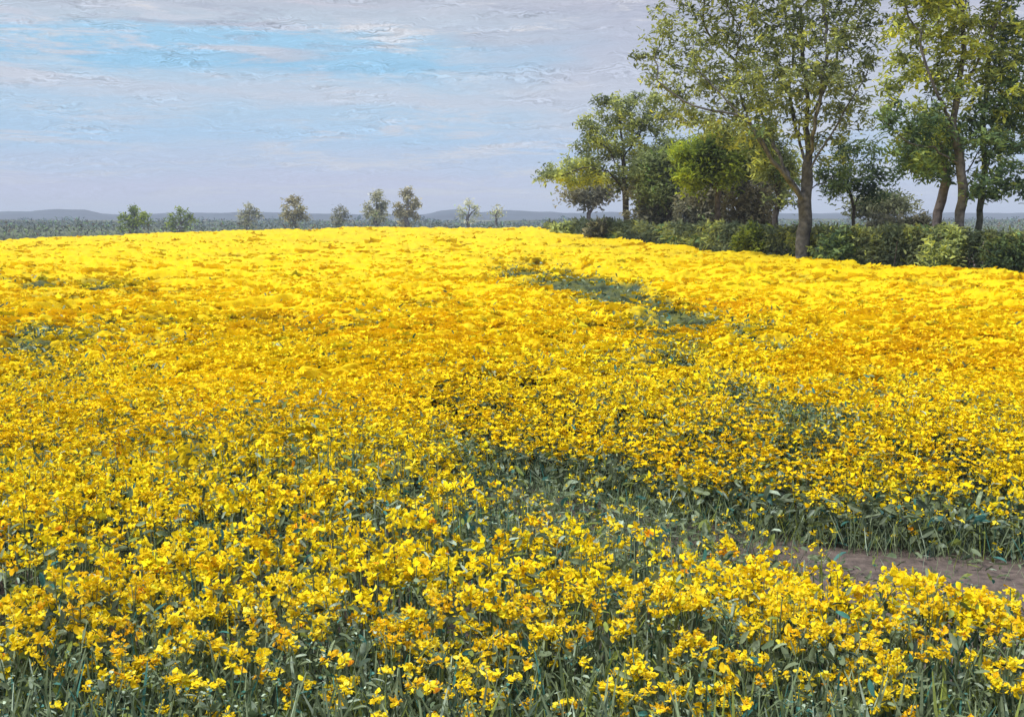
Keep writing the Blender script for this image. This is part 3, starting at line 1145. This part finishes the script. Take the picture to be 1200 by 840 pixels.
def build_tree(name, label, cat, Y, base, trunk_px, limbs_px, lobes, r_px, leaves, leaf_size, pal, pp, seed, group=None,
               step=.45, tip=.012, infl=3.2, kill=.7, attr_n=700, bark=(.12, .10, .085), spread=.30, low=None, depth=.75):
    """trunk_px, limbs_px: polylines in photograph pixels (with a depth offset in metres); lobes: (px, py, rx, ry, dY) of the crown"""
    rg = np.random.default_rng(seed)
    b = at(base[0], base[1], Y)
    b[2] = float(ground(b[0], Y)) - .12
    k = Y / F                       # metres per pixel there

    def w(p):
        q = at(p[0], p[1], Y + (p[2] if len(p) > 2 else 0))
        return q
    paths = [(None, [b] + [w(p) for p in trunk_px])]
    for l in limbs_px:
        paths.append((0, [w(p) for p in l]))
    vol = np.array([l[2] * l[3] * max(l[2], l[3]) for l in lobes], float) ** .8
    A_ = []
    for l, v in zip(lobes, vol / vol.sum()):
        n = max(8, int(attr_n * v))
        d = rg.normal(0, 1, (n, 3))
        d /= np.linalg.norm(d, axis=1)[:, None]
        rad = rg.random(n) ** .42
        d = d * rad[:, None]
        c = w((l[0], l[1], l[4] if len(l) > 4 else 0))
        A_.append(c + d * np.array([l[2] * k, l[2] * k * depth, l[3] * k]))
    attr = np.concatenate(A_)
    P, par = colonize(paths, attr, step, infl, kill, 70, rg)
    trunk, limbs, twigs, r, kids = tree_meshes(P, par, r_px * k, tip, rg, bark=bark)
    root = empty(name, b)
    off = np.array(b)

    def link(nm, acc, mat, sm=True):
        acc.V = [v - off.astype(np.float32) for v in acc.V]
        return obj(nm, acc.mesh(nm, mat, sm), root)
    tk = link("trunk", trunk, M_BARK)
    for a in limbs[:90]:
        link("limb", a, M_BARK).parent = tk
    if twigs.V:
        link("twigs", twigs, M_BARK)
    thin = r < tip * 2.6
    tips = P[thin & (np.arange(len(P)) > 5)]
    if len(tips) < 20:
        tips = attr
    A = Acc()
    if low is None:
        leaf_cloud(A, tips, leaves, spread, *leaf_size, pal, pp, rg, seed=seed)
    else:
        zsplit, pal2, pp2 = low
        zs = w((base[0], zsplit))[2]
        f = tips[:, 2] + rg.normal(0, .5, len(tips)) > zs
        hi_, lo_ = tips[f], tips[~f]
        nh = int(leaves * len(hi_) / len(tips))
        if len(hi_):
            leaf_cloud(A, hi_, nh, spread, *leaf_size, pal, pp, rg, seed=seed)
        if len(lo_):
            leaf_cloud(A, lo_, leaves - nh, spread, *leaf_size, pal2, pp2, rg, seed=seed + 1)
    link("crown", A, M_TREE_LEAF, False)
    tag(root, label, cat, group)
    return root


def edgeY(px):
    return float(np.interp((px - 600) / F, edge_th, edge_Y))


def build_trees():
    Yb = edgeY(940) + .6
    build_tree("broadleaf_tree", "largest tree, stout grey-brown forked trunk at field edge, wide airy olive crown", "tree", Yb,
               (940, 304), [(941, 285), (944, 262, 0), (943, 235, 0), (946, 205, 0), (948, 180, .2), (944, 150, .2), (946, 110, 0), (940, 60, 0), (938, 10, 0)],
               [[(946, 195), (955, 150, -1.2), (962, 110, -1.6), (970, 60, -1.5), (965, 10, -1.2)],
                [(946, 190), (932, 150, 1.2), (925, 110, 1.6), (930, 60, 1.8), (920, 10, 1.6)],
                [(943, 240), (925, 212, -.6), (905, 190, -1), (890, 158, -1.2), (868, 135, -1.5), (845, 110, -1.5), (820, 85, -1.2)],
                [(905, 190, -1), (880, 150, 0), (868, 112, .8), (862, 70, 1)],
                [(868, 135, -1.5), (835, 130, -1.6), (800, 118, -1.4), (770, 95, -1)],
                [(946, 205), (965, 172, -.6), (985, 140, -1), (1003, 108, -1), (1018, 80, -.6)],
                [(948, 180, .2), (930, 130, 1.5), (915, 80, 2), (900, 30, 2.2)],
                [(946, 150), (968, 100, 1.0), (985, 50, 1.4), (1000, 10, 1.2)],
                [(944, 220), (975, 208, 1.2), (1000, 200, 1.5)],
                [(925, 212, -.6), (895, 140, 1.6), (880, 90, 2.2), (830, 40, 2)],
                [(943, 235), (900, 175, 2.0), (860, 158, 2.6), (810, 140, 2.6)]],
               [(940, 20, 80, 60), (870, 30, 60, 55), (810, 45, 45, 42), (790, 85, 42, 30), (765, 70, 26, 22), (830, 105, 55, 36), (1000, 50, 34, 55), (1025, 20, 30, 40), (985, 110, 40, 36), (1010, 140, 26, 24), (960, 150, 34, 24),
                (1010, 90, 22, 34), (900, 100, 60, 50, 1.5), (850, 148, 60, 22, -1), (800, 130, 36, 20), (960, -60, 95, 60), (850, -40, 80, 50), (900, 150, 45, 25, 1),
                (992, 190, 32, 26, 1), (990, 222, 26, 10, 1), (940, 80, 60, 50, -2), (780, 20, 26, 30), (760, 40, 14, 14)],
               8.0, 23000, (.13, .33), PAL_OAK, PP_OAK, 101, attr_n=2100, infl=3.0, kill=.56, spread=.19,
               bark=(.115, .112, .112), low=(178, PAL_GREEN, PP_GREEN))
    Yr = edgeY(1127) + 2.4
    build_tree("broadleaf_tree", "twisting dark-trunked tree near right edge, yellow-green crown over darker green lower boughs", "tree", Yr,
               (1124, 290), [(1124, 262), (1128, 235, 0), (1126, 205, 0), (1124, 180, .2), (1116, 150, 0), (1122, 110, 0), (1130, 60, 0), (1128, 10, 0)],
               [[(1124, 190), (1095, 172, -1), (1066, 168, -1.3), (1045, 150, -1.4), (1032, 134, -1.4)],
                [(1116, 150), (1100, 115, -1), (1088, 85, -1), (1078, 45, -.8)],
                [(1126, 205), (1145, 180, .8), (1165, 160, 1), (1185, 140, 1)],
                [(1122, 110), (1142, 80, .5), (1160, 45, 0), (1172, 10, 0)],
                [(1128, 235), (1150, 215, -.8), (1175, 200, -1)]],
               [(1110, 20, 62, 50), (1085, 75, 42, 38), (1070, 30, 36, 40), (1050, 95, 24, 24), (1130, 90, 48, 40), (1165, 50, 42, 50), (1070, 140, 36, 26, -1),
                (1060, 180, 30, 18, -1), (1100, 165, 40, 24), (1150, 160, 44, 32), (1180, 190, 30, 26), (1100, -50, 90, 50), (1090, 205, 26, 13), (1185, 110, 30, 34), (1170, 222, 24, 12)],
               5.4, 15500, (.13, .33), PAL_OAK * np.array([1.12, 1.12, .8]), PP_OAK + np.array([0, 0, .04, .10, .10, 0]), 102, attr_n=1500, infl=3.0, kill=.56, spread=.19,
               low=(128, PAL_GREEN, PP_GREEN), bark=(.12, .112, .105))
    build_tree("broadleaf_tree", "slim pale pinkish trunk leaning right, just left of the twisting dark trunk", "tree", Yr + 1.6,
               (1096, 288), [(1098, 262), (1103, 235), (1109, 212), (1108, 185), (1098, 160)],
               [[(1109, 212), (1118, 190, 1), (1122, 165, 1)]],
               [(1090, 150, 30, 26, 1), (1075, 185, 30, 18, 1), (1112, 160, 24, 24, 1)],
               5.4, 3600, (.15, .30), PAL_GREEN, PP_GREEN, 103, attr_n=260, bark=(.17, .145, .14))
    build_tree("broadleaf_tree", "ivy-green slender trunk at right edge, dark green crown with gaps of sky", "tree", Yr + .8,
               (1146, 292), [(1146, 270), (1150, 235), (1154, 200), (1152, 150), (1156, 110), (1160, 60), (1166, 10)],
               [[(1154, 200), (1170, 165, 1), (1180, 130, 1)], [(1152, 150), (1172, 120, -1), (1186, 95, -1)], [(1150, 235), (1175, 225, -1), (1190, 215, -1)]],
               [(1160, 150, 36, 36), (1185, 165, 34, 30), (1190, 100, 36, 44), (1190, 225, 22, 20), (1180, 40, 40, 50), (1215, 130, 40, 60), (1195, -40, 60, 40), (1150, 215, 14, 18)],
               3.8, 7000, (.14, .30), PAL_GREEN, PP_GREEN, 104, attr_n=700, bark=(.11, .115, .085), spread=.2)
    Yl = edgeY(733) + 4
    build_tree("broadleaf_tree", "free-standing tree at the left end of the wood, dark straight trunk, spreading olive crown", "tree", Yl,
               (733, 275), [(734, 255), (733, 235), (732, 212, 0), (730, 185, 0), (728, 160, 0), (726, 135, 0)],
               [[(733, 222), (712, 200, -1), (692, 196, -1.5), (665, 204, -1.5), (640, 208, -1)],
                [(732, 200), (710, 172, -1), (690, 160, -1)],
                [(732, 212), (752, 190, -1), (775, 180, -1.5)],
                [(730, 185), (748, 160, 1), (762, 140, 1)],
                [(733, 222), (700, 205, 2), (670, 215, 2.5)]],
               [(722, 128, 32, 20), (700, 150, 28, 22), (745, 140, 34, 24), (762, 128, 26, 20), (690, 178, 30, 16), (668, 198, 30, 13), (642, 208, 22, 6, -.5), (695, 192, 36, 14), (706, 208, 30, 12), (745, 185, 36, 26),
                (770, 180, 30, 26), (685, 218, 20, 6, 1), (730, 160, 30, 26), (775, 150, 24, 20), (735, 212, 40, 14, 1.5)],
               3.6, 12500, (.18, .40), PAL_OAK * 1.1, PP_OAK, 105, step=.6, infl=4.5, kill=.9, attr_n=900, tip=.018, spread=.30, bark=(.06, .055, .055))
    # the wood between the two
    spec = [("low bright lime-green tree between the free-standing tree and the largest tree", 840, 6, (840, 262), [(841, 245), (842, 225), (838, 205), (832, 190)],
             [[(842, 225), (822, 208), (808, 205)], [(838, 205), (860, 190), (880, 185)]],
             [(835, 175, 46, 18), (845, 162, 34, 10), (812, 205, 26, 22), (870, 175, 36, 14), (885, 195, 24, 18), (800, 215, 14, 10), (850, 200, 36, 18), (860, 168, 30, 8)], 3.2, 10500, PAL_LIME, PP_LIME, (.11, .09, .07)),
            ("dull green round-topped tree right behind the free-standing tree", 790, 12, (784, 262), [(785, 240), (784, 215), (788, 190)], [[(785, 225), (768, 205), (760, 190)]],
             [(790, 190, 36, 24), (765, 205, 30, 22), (812, 195, 26, 26), (780, 225, 36, 16), (810, 172, 30, 12)], 3.4, 7600, PAL_GREY * np.array([.8, 1.0, .6]), PP_GREY, (.08, .07, .06)),
            ("grey-brown bare-looking thicket tree behind the lime-green tree", 865, 14, (866, 262), [(866, 240), (868, 215), (870, 190)], [[(866, 225), (850, 210), (840, 200)], [(868, 215), (888, 200), (900, 190)]],
             [(865, 215, 40, 26), (890, 205, 28, 30), (835, 225, 34, 20), (905, 225, 22, 20), (880, 180, 30, 14)], 3.2, 6800, PAL_GREY * .9, PP_GREY, (.09, .08, .075)),
            ("narrow dark-trunked tree close to the left side of the largest trunk", 910, 5, (909, 262), [(910, 245), (911, 225), (906, 205), (900, 180)], [[(911, 225), (920, 205), (922, 190)]],
             [(905, 190, 26, 20), (922, 200, 16, 18), (890, 165, 22, 14), (915, 235, 14, 8)], 3.4, 3600, PAL_OAK, PP_OAK, (.08, .07, .065)),
            ("dark green small tree with drooping boughs just right of the largest trunk", 1000, 7, (1004, 268), [(1001, 245), (996, 225), (990, 205)], [[(1001, 240), (1012, 222), (1022, 212)], [(996, 225), (978, 214), (968, 208)]],
             [(985, 200, 32, 10), (1020, 192, 28, 12), (970, 222, 24, 7), (1022, 224, 24, 7), (1000, 172, 26, 9), (1045, 205, 14, 8)], 2.0, 2300, PAL_GREEN * .9, PP_GREEN, (.09, .075, .06)),
            ("faint grey-green tree behind the wood, left of the free-standing trunk", 690, 26, (691, 262), [(690, 250), (688, 238), (684, 226)], [[(690, 250), (698, 238), (702, 228)]],
             [(690, 228, 24, 10), (705, 225, 18, 9), (672, 228, 14, 8)], 2.6, 1700, PAL_GREY, PP_GREY, (.2, .19, .19)),
            ("thin grey sapling behind the hedge between the free-standing and lime-green trees", 757, 8, (758, 262), [(757, 245), (756, 228)], [[(757, 245), (765, 230), (768, 222)]],
             [(757, 222, 18, 10), (768, 216, 12, 9)], 2.0, 1500, PAL_GREY, PP_GREY, (.09, .08, .075)),
            ("pale grey-green tree far off in the gap right of the largest tree", 1040, 30, (1032, 268), [(1031, 250), (1029, 235)], [[(1031, 250), (1042, 238), (1050, 234)]],
             [(1028, 240, 26, 12), (1052, 240, 20, 9), (1008, 244, 16, 7)], 1.8, 2400, PAL_GREY * np.array([1, 1.1, .9]), PP_GREY, (.16, .15, .14))]
    for i, (lab, ex, back, base, tr, li, lo, rp, nl, pal, pp, bk) in enumerate(spec):
        Y = edgeY(ex) + back
        build_tree("broadleaf_tree", lab, "tree", Y, base, tr, li, lo, rp, nl, (.0026 * Y, .0055 * Y), pal, pp, 120 + i, step=.6, infl=4.5, kill=.9,
                   attr_n=330, tip=.02, spread=.0055 * Y, bark=bk)


def build_far_trees():
    spec = [("green bushy round tree beyond the crest, leftmost of the distant trees", 157, 240, 25, 15, PAL_LIME * .62, PP_LIME, 5),
            ("second distant tree from the left, green and bushy with a gap beside it", 211, 241, 22, 15, PAL_LIME * .55, PP_LIME, 5),
            ("grey feathery distant tree between the two green bushy ones and the brown one", 291, 234, 17, 18, PAL_GREY, PP_GREY, 2.2),
            ("brownish distant tree with an egg-shaped crown, left of the small dark one", 345, 226, 19, 21, PAL_BROWN, PP_BROWN, 2.2),
            ("small dark grey distant tree between the brownish one and the tall pair", 398, 238, 11, 15, PAL_GREY * .75, PP_GREY, 2),
            ("grey left-hand tree of the tall distant pair on the crest", 441, 220, 17, 24, PAL_GREY * 1.15, PP_GREY, 2.4),
            ("brown right-hand tree of the tall distant pair, tallest of the distant trees", 477, 213, 20, 27, PAL_BROWN, PP_BROWN, 2.8),
            ("pale bare distant tree with fan-shaped branches, right of the tall pair", 549, 230, 18, 16, PAL_GREY * 1.6, PP_GREY, 1.8),
            ("smallest distant tree, thin stem and tiny domed crown, nearest the wood", 582, 240, 11, 8, PAL_GREY * 1.3, PP_GREY, 1.4)]
    for i, (lab, px, top, rx, ry, pal, pp, rp) in enumerate(spec):
        rg = np.random.default_rng(300 + i)
        Y = 300 + 12 * ((i * 7) % 5)
        k = Y / F
        b = at(px, 272, Y)
        b[2] = float(ground(b[0], Y)) - .1
        base_px = proj(b[0], Y, b[2])[1]
        cy = top + ry
        lobes = [(px, cy, rx * .75, ry * .9), (px - rx * .45, cy + ry * .35, rx * .5, ry * .5), (px + rx * .5, cy + ry * .3, rx * .5, ry * .5), (px + rx * .1, cy - ry * .4, rx * .5, ry * .5),
                 (px - rx * .2, cy + ry * .75, rx * .6, ry * .35)]
        if i in (0, 1):
            lobes += [(px, cy + ry * .9, rx * .8, ry * .5)]
        nl = int(rx * ry * 3.4) if i not in (7, 8) else int(rx * ry * 1.6)
        build_tree("distant_tree", lab, "tree", Y, (px, base_px), [(px + 1, base_px - 6), (px - 1, cy + ry * .5), (px + 1, cy), (px, cy - ry * .6)],
                   [[(px, cy + ry * .5), (px - rx * .5, cy)], [(px, cy + ry * .5), (px + rx * .5, cy - ry * .1)]], lobes, rp, nl, (.45, 1.1), pal * 1.7, pp, 300 + i,
                   step=1.0, infl=8, kill=1.6, attr_n=110, tip=.05, spread=.55, bark=(.14, .125, .12))


def build_woodland():
    """far hedgerows and copses merging into one mass beyond the crest"""
    rg = np.random.default_rng(404)
    A = Acc()
    for Y0, n, top0, col, s in ((270, 9500, 266, (.15, .175, .15), .6), (420, 9500, 262, (.13, .165, .16), .75), (640, 9500, 259, (.10, .15, .17), 1.1)):  # farther rows tinted bluer: haze painted into the leaf colour
        px = rg.uniform(-80, 1300, n)
        X = (px - 600) / F * Y0
        hgt = perlin(px / 34, np.full(n, Y0 * .37), 77) * 4.5 + perlin(px / 11, np.full(n, Y0 * .11), 78) * 2.4
        top = top0 - hgt - 1.5
        Yj = Y0 + rg.normal(0, 6, n)
        zt = CAMZ + (253 - top) / F * Y0
        zb = ground(X, Yj)
        Z = zb + (zt - zb) * rg.random(n) ** .55
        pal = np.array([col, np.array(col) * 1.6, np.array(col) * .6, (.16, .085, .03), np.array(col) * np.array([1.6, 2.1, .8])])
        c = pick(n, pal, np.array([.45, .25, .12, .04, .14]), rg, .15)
        for t in range(len(LEAFD)):
            m_ = rg.integers(0, len(LEAFD), n) == t
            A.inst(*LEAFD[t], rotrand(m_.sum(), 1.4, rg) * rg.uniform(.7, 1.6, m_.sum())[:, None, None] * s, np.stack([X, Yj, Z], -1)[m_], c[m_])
    tag(obj("woodland", A.mesh("woodland", M_FAR)), "grey-green far-off hedgerows and copses low along the horizon beyond the field", "woodland", kind="stuff")


def build_hedge():
    rg = np.random.default_rng(55)
    root = empty("hedge", (edge[5][0], edge[5][1] + 2, edge[5][2]))
    off = np.array(root.location)
    top_px = np.array([(636, 268), (650, 265), (680, 263), (720, 263), (760, 266), (850, 266), (940, 270), (1000, 269), (1060, 268), (1120, 272), (1200, 277), (1320, 282)], float)
    n = 30000
    px = 638 + (1300 - 638) * rg.random(n)
    th = (px - 600) / F
    Yb = np.interp(th, edge_th, edge_Y)
    Y = Yb + 1.2 + np.abs(rg.normal(0, 1.0, n))
    X = th * Y
    g0 = ground(X, Y)
    tp = np.interp(px, top_px[:, 0], top_px[:, 1]) - 3 - 5 * perlin(px / 28, px * 0, 61) - 3 * perlin(px / 9, px * 0 + 3, 62)
    zt = CAMZ + (253 - tp) / F * Y
    zt = np.maximum(zt, g0 + .7)
    Z = g0 + (zt - g0) * rg.random(n) ** .6
    pal = 3.5 * np.array([(.03, .040, .022), (.05, .06, .03), (.085, .095, .035), (.14, .15, .035), (.06, .10, .045), (.22, .22, .05)])
    f = perlin(px / 24, Z * .9, 63)
    order = .5 + .495 * np.tanh((f + rg.normal(0, .24, n) - .06) * 1.5)
    ci = np.clip(np.searchsorted(np.cumsum([.28, .26, .2, .13, .09, .04]), order), 0, 5)
    col = pal[ci] * rg.normal(1, .15, (n, 1))
    A = Acc()
    for t in range(len(LEAFD)):
        m_ = rg.integers(0, len(LEAFD), n) == t
        A.inst(*LEAFD[t], rotrand(m_.sum(), 1.4, rg) * (Y[m_] * rg.uniform(.0028, .0062, m_.sum()))[:, None, None],
               (np.stack([X, Y, Z], -1) - off)[m_], np.clip(col[m_], .003, 1))
    obj("foliage", A.mesh("foliage", M_TREE_LEAF), root)
    for k in range(90):
        B = Acc()
        p = 640 + 650 * (k + rg.random()) / 90
        t = (p - 600) / F
        Yk = float(np.interp(t, edge_th, edge_Y)) + 2 + rg.normal(0, .5)
        x = t * Yk
        g = float(ground(x, Yk))
        h = rg.uniform(1.0, 2.0)
        v, q = tube([np.array([x, Yk, g - .05]) - off, np.array([x + rg.normal(0, .2), Yk, g + h * .5]) - off, np.array([x + rg.normal(0, .4), Yk + rg.normal(0, .2), g + h]) - off],
                    [.05, .035, .015], 4)
        B.raw(v, q, np.array([.09, .075, .06]) * rg.uniform(.7, 1.2))
        obj("stem", B.mesh("stem", M_BARK, True), root)
    tag(root, "dark olive hedge running under the trees along the right-hand edge of the yellow field", "hedge")

    # separate bushes standing out of the hedge line
    for i, (lab, px, py, rx, ry, pal, pp, back) in enumerate([
            ("tall grey-brown thicket bush directly right of the free-standing tree's trunk", 768, 244, 30, 18, PAL_GREY * 1.2, PP_GREY, 9),
            ("tall olive-grey bush filling the gap behind the lime-green tree's trunk", 822, 240, 34, 24, PAL_GREY * 1.15, PP_GREY, 13),
            ("tall dull brown bush between lime-green tree and dark-trunked slender tree", 876, 242, 32, 24, PAL_BROWN * .95, PP_BROWN, 11),
            ("low pale grey bush behind the hedge, midway between the two largest trees", 1036, 262, 36, 10, PAL_GREY * 1.1, PP_GREY, 9),
            ("low olive bush behind the hedge, directly left of the leaning pinkish trunk", 1078, 262, 24, 9, PAL_GREY * .9, PP_GREY, 6),
            ("olive bush at the very left end of the hedge where the yellow crest meets it", 668, 272, 22, 9, PAL_OAK * 1.15, PP_OAK, .4),
            ("bush dotted with pale cream blossom, just left of the free-standing tree's foot", 708, 267, 20, 9, PAL_GREY * 1.0, PP_GREY, .4),
            ("broad lime-tinged bush in the hedge just left of the largest trunk", 886, 276, 26, 13, PAL_LIME * .6, PP_LIME, .5),
            ("dull green bush hugging the hedge just right of the largest trunk", 985, 282, 26, 13, PAL_GREEN * .9, PP_GREEN, .5),
            ("yellow-green pointed bush at the foot of the two right-hand trunks", 1108, 276, 26, 14, PAL_OAK * 1.35, PP_OAK, .4),
            ("dark blue-green bush at right edge of the picture, near end of the hedge", 1180, 293, 26, 15, PAL_GREEN * .6, PP_GREEN, .5)]):
        Y = edgeY(px) + back + .8
        b = at(px, py, Y)
        b[2] = float(ground(b[0], Y))
        k = Y / F
        r0 = empty("bush", b)
        zt = CAMZ + (253 - (py - ry)) / F * Y - b[2]
        A = Acc()
        m = 2600 if i > 4 else 4200
        d = rg.normal(0, 1, (m, 3))
        d /= np.linalg.norm(d, axis=1)[:, None]
        d *= (rg.random(m) ** .4)[:, None]
        lumps = 1 + .50 * perlin(d[:, 0] * 2.5 + i, d[:, 2] * 2.5 + d[:, 1], 65)
        pts = d * lumps[:, None] * np.array([rx * k, min(rx * k, 1.1), zt * .5]) + np.array([0, 0, zt * .5])
        leaf_cloud(A, pts, m, .06, Y * .0028, Y * .0062, pal, pp, rg, seed=i)
        obj("foliage", A.mesh("foliage", M_TREE_LEAF), r0)
        if i == 6:
            Bl = Acc()
            leaf_cloud(Bl, pts[(pts[:, 1] < 0) & (pts[:, 2] > zt * .35)], 150, .08, Y * .0016, Y * .0034, np.array([(.75, .72, .45), (.6, .6, .3)]), np.array([.6, .4]), rg, seed=4)
            obj("blossom", Bl.mesh("blossom", M_PETAL), r0)
        for _ in range(7):
            B = Acc()
            v, q = tube([(rg.normal(0, .08), rg.normal(0, .05), -.08), (rg.normal(0, .25), rg.normal(0, .15), zt * .45), (rg.normal(0, .5), rg.normal(0, .25), zt * .85)], [.04, .03, .01], 4)
            B.raw(v, q, np.array([.10, .08, .065]))
            obj("stem", B.mesh("stem", M_BARK, True), r0)
        tag(r0, lab, "bush")


def build_haze():
    me = bpy.data.meshes.new("haze")
    x0, x1, y0, y1, z0, z1 = -6200, 6200, -1300, 7200, -8.5, 42
    v = [(x, y, z) for z in (z0, z1) for y in (y0, y1) for x in (x0, x1)]
    f = [(0, 2, 3, 1), (4, 5, 7, 6), (0, 1, 5, 4), (2, 6, 7, 3), (0, 4, 6, 2), (1, 3, 7, 5)]
    me.from_pydata(v, [], f)
    mt = bpy.data.materials.new("haze")
    mt.use_nodes = True
    nt = mt.node_tree
    nt.nodes.remove(nt.nodes["Principled BSDF"])
    pv = nt.nodes.new("ShaderNodeVolumePrincipled")
    pv.inputs["Color"].default_value = (.78, .88, 1.0, 1)
    pv.inputs["Density"].default_value = HAZE
    nt.links.new(pv.outputs[0], nt.nodes["Material Output"].inputs["Volume"])
    me.materials.append(mt)
    tag(obj("haze", me), "thin pale blue haze in the air over the whole field", "haze", kind="stuff")


HAZE = 0.00036
build_ground()
build_hills()
build_crop()
build_hedge()
build_trees()
build_far_trees()
build_woodland()
build_plants()
build_grass()
build_haze()
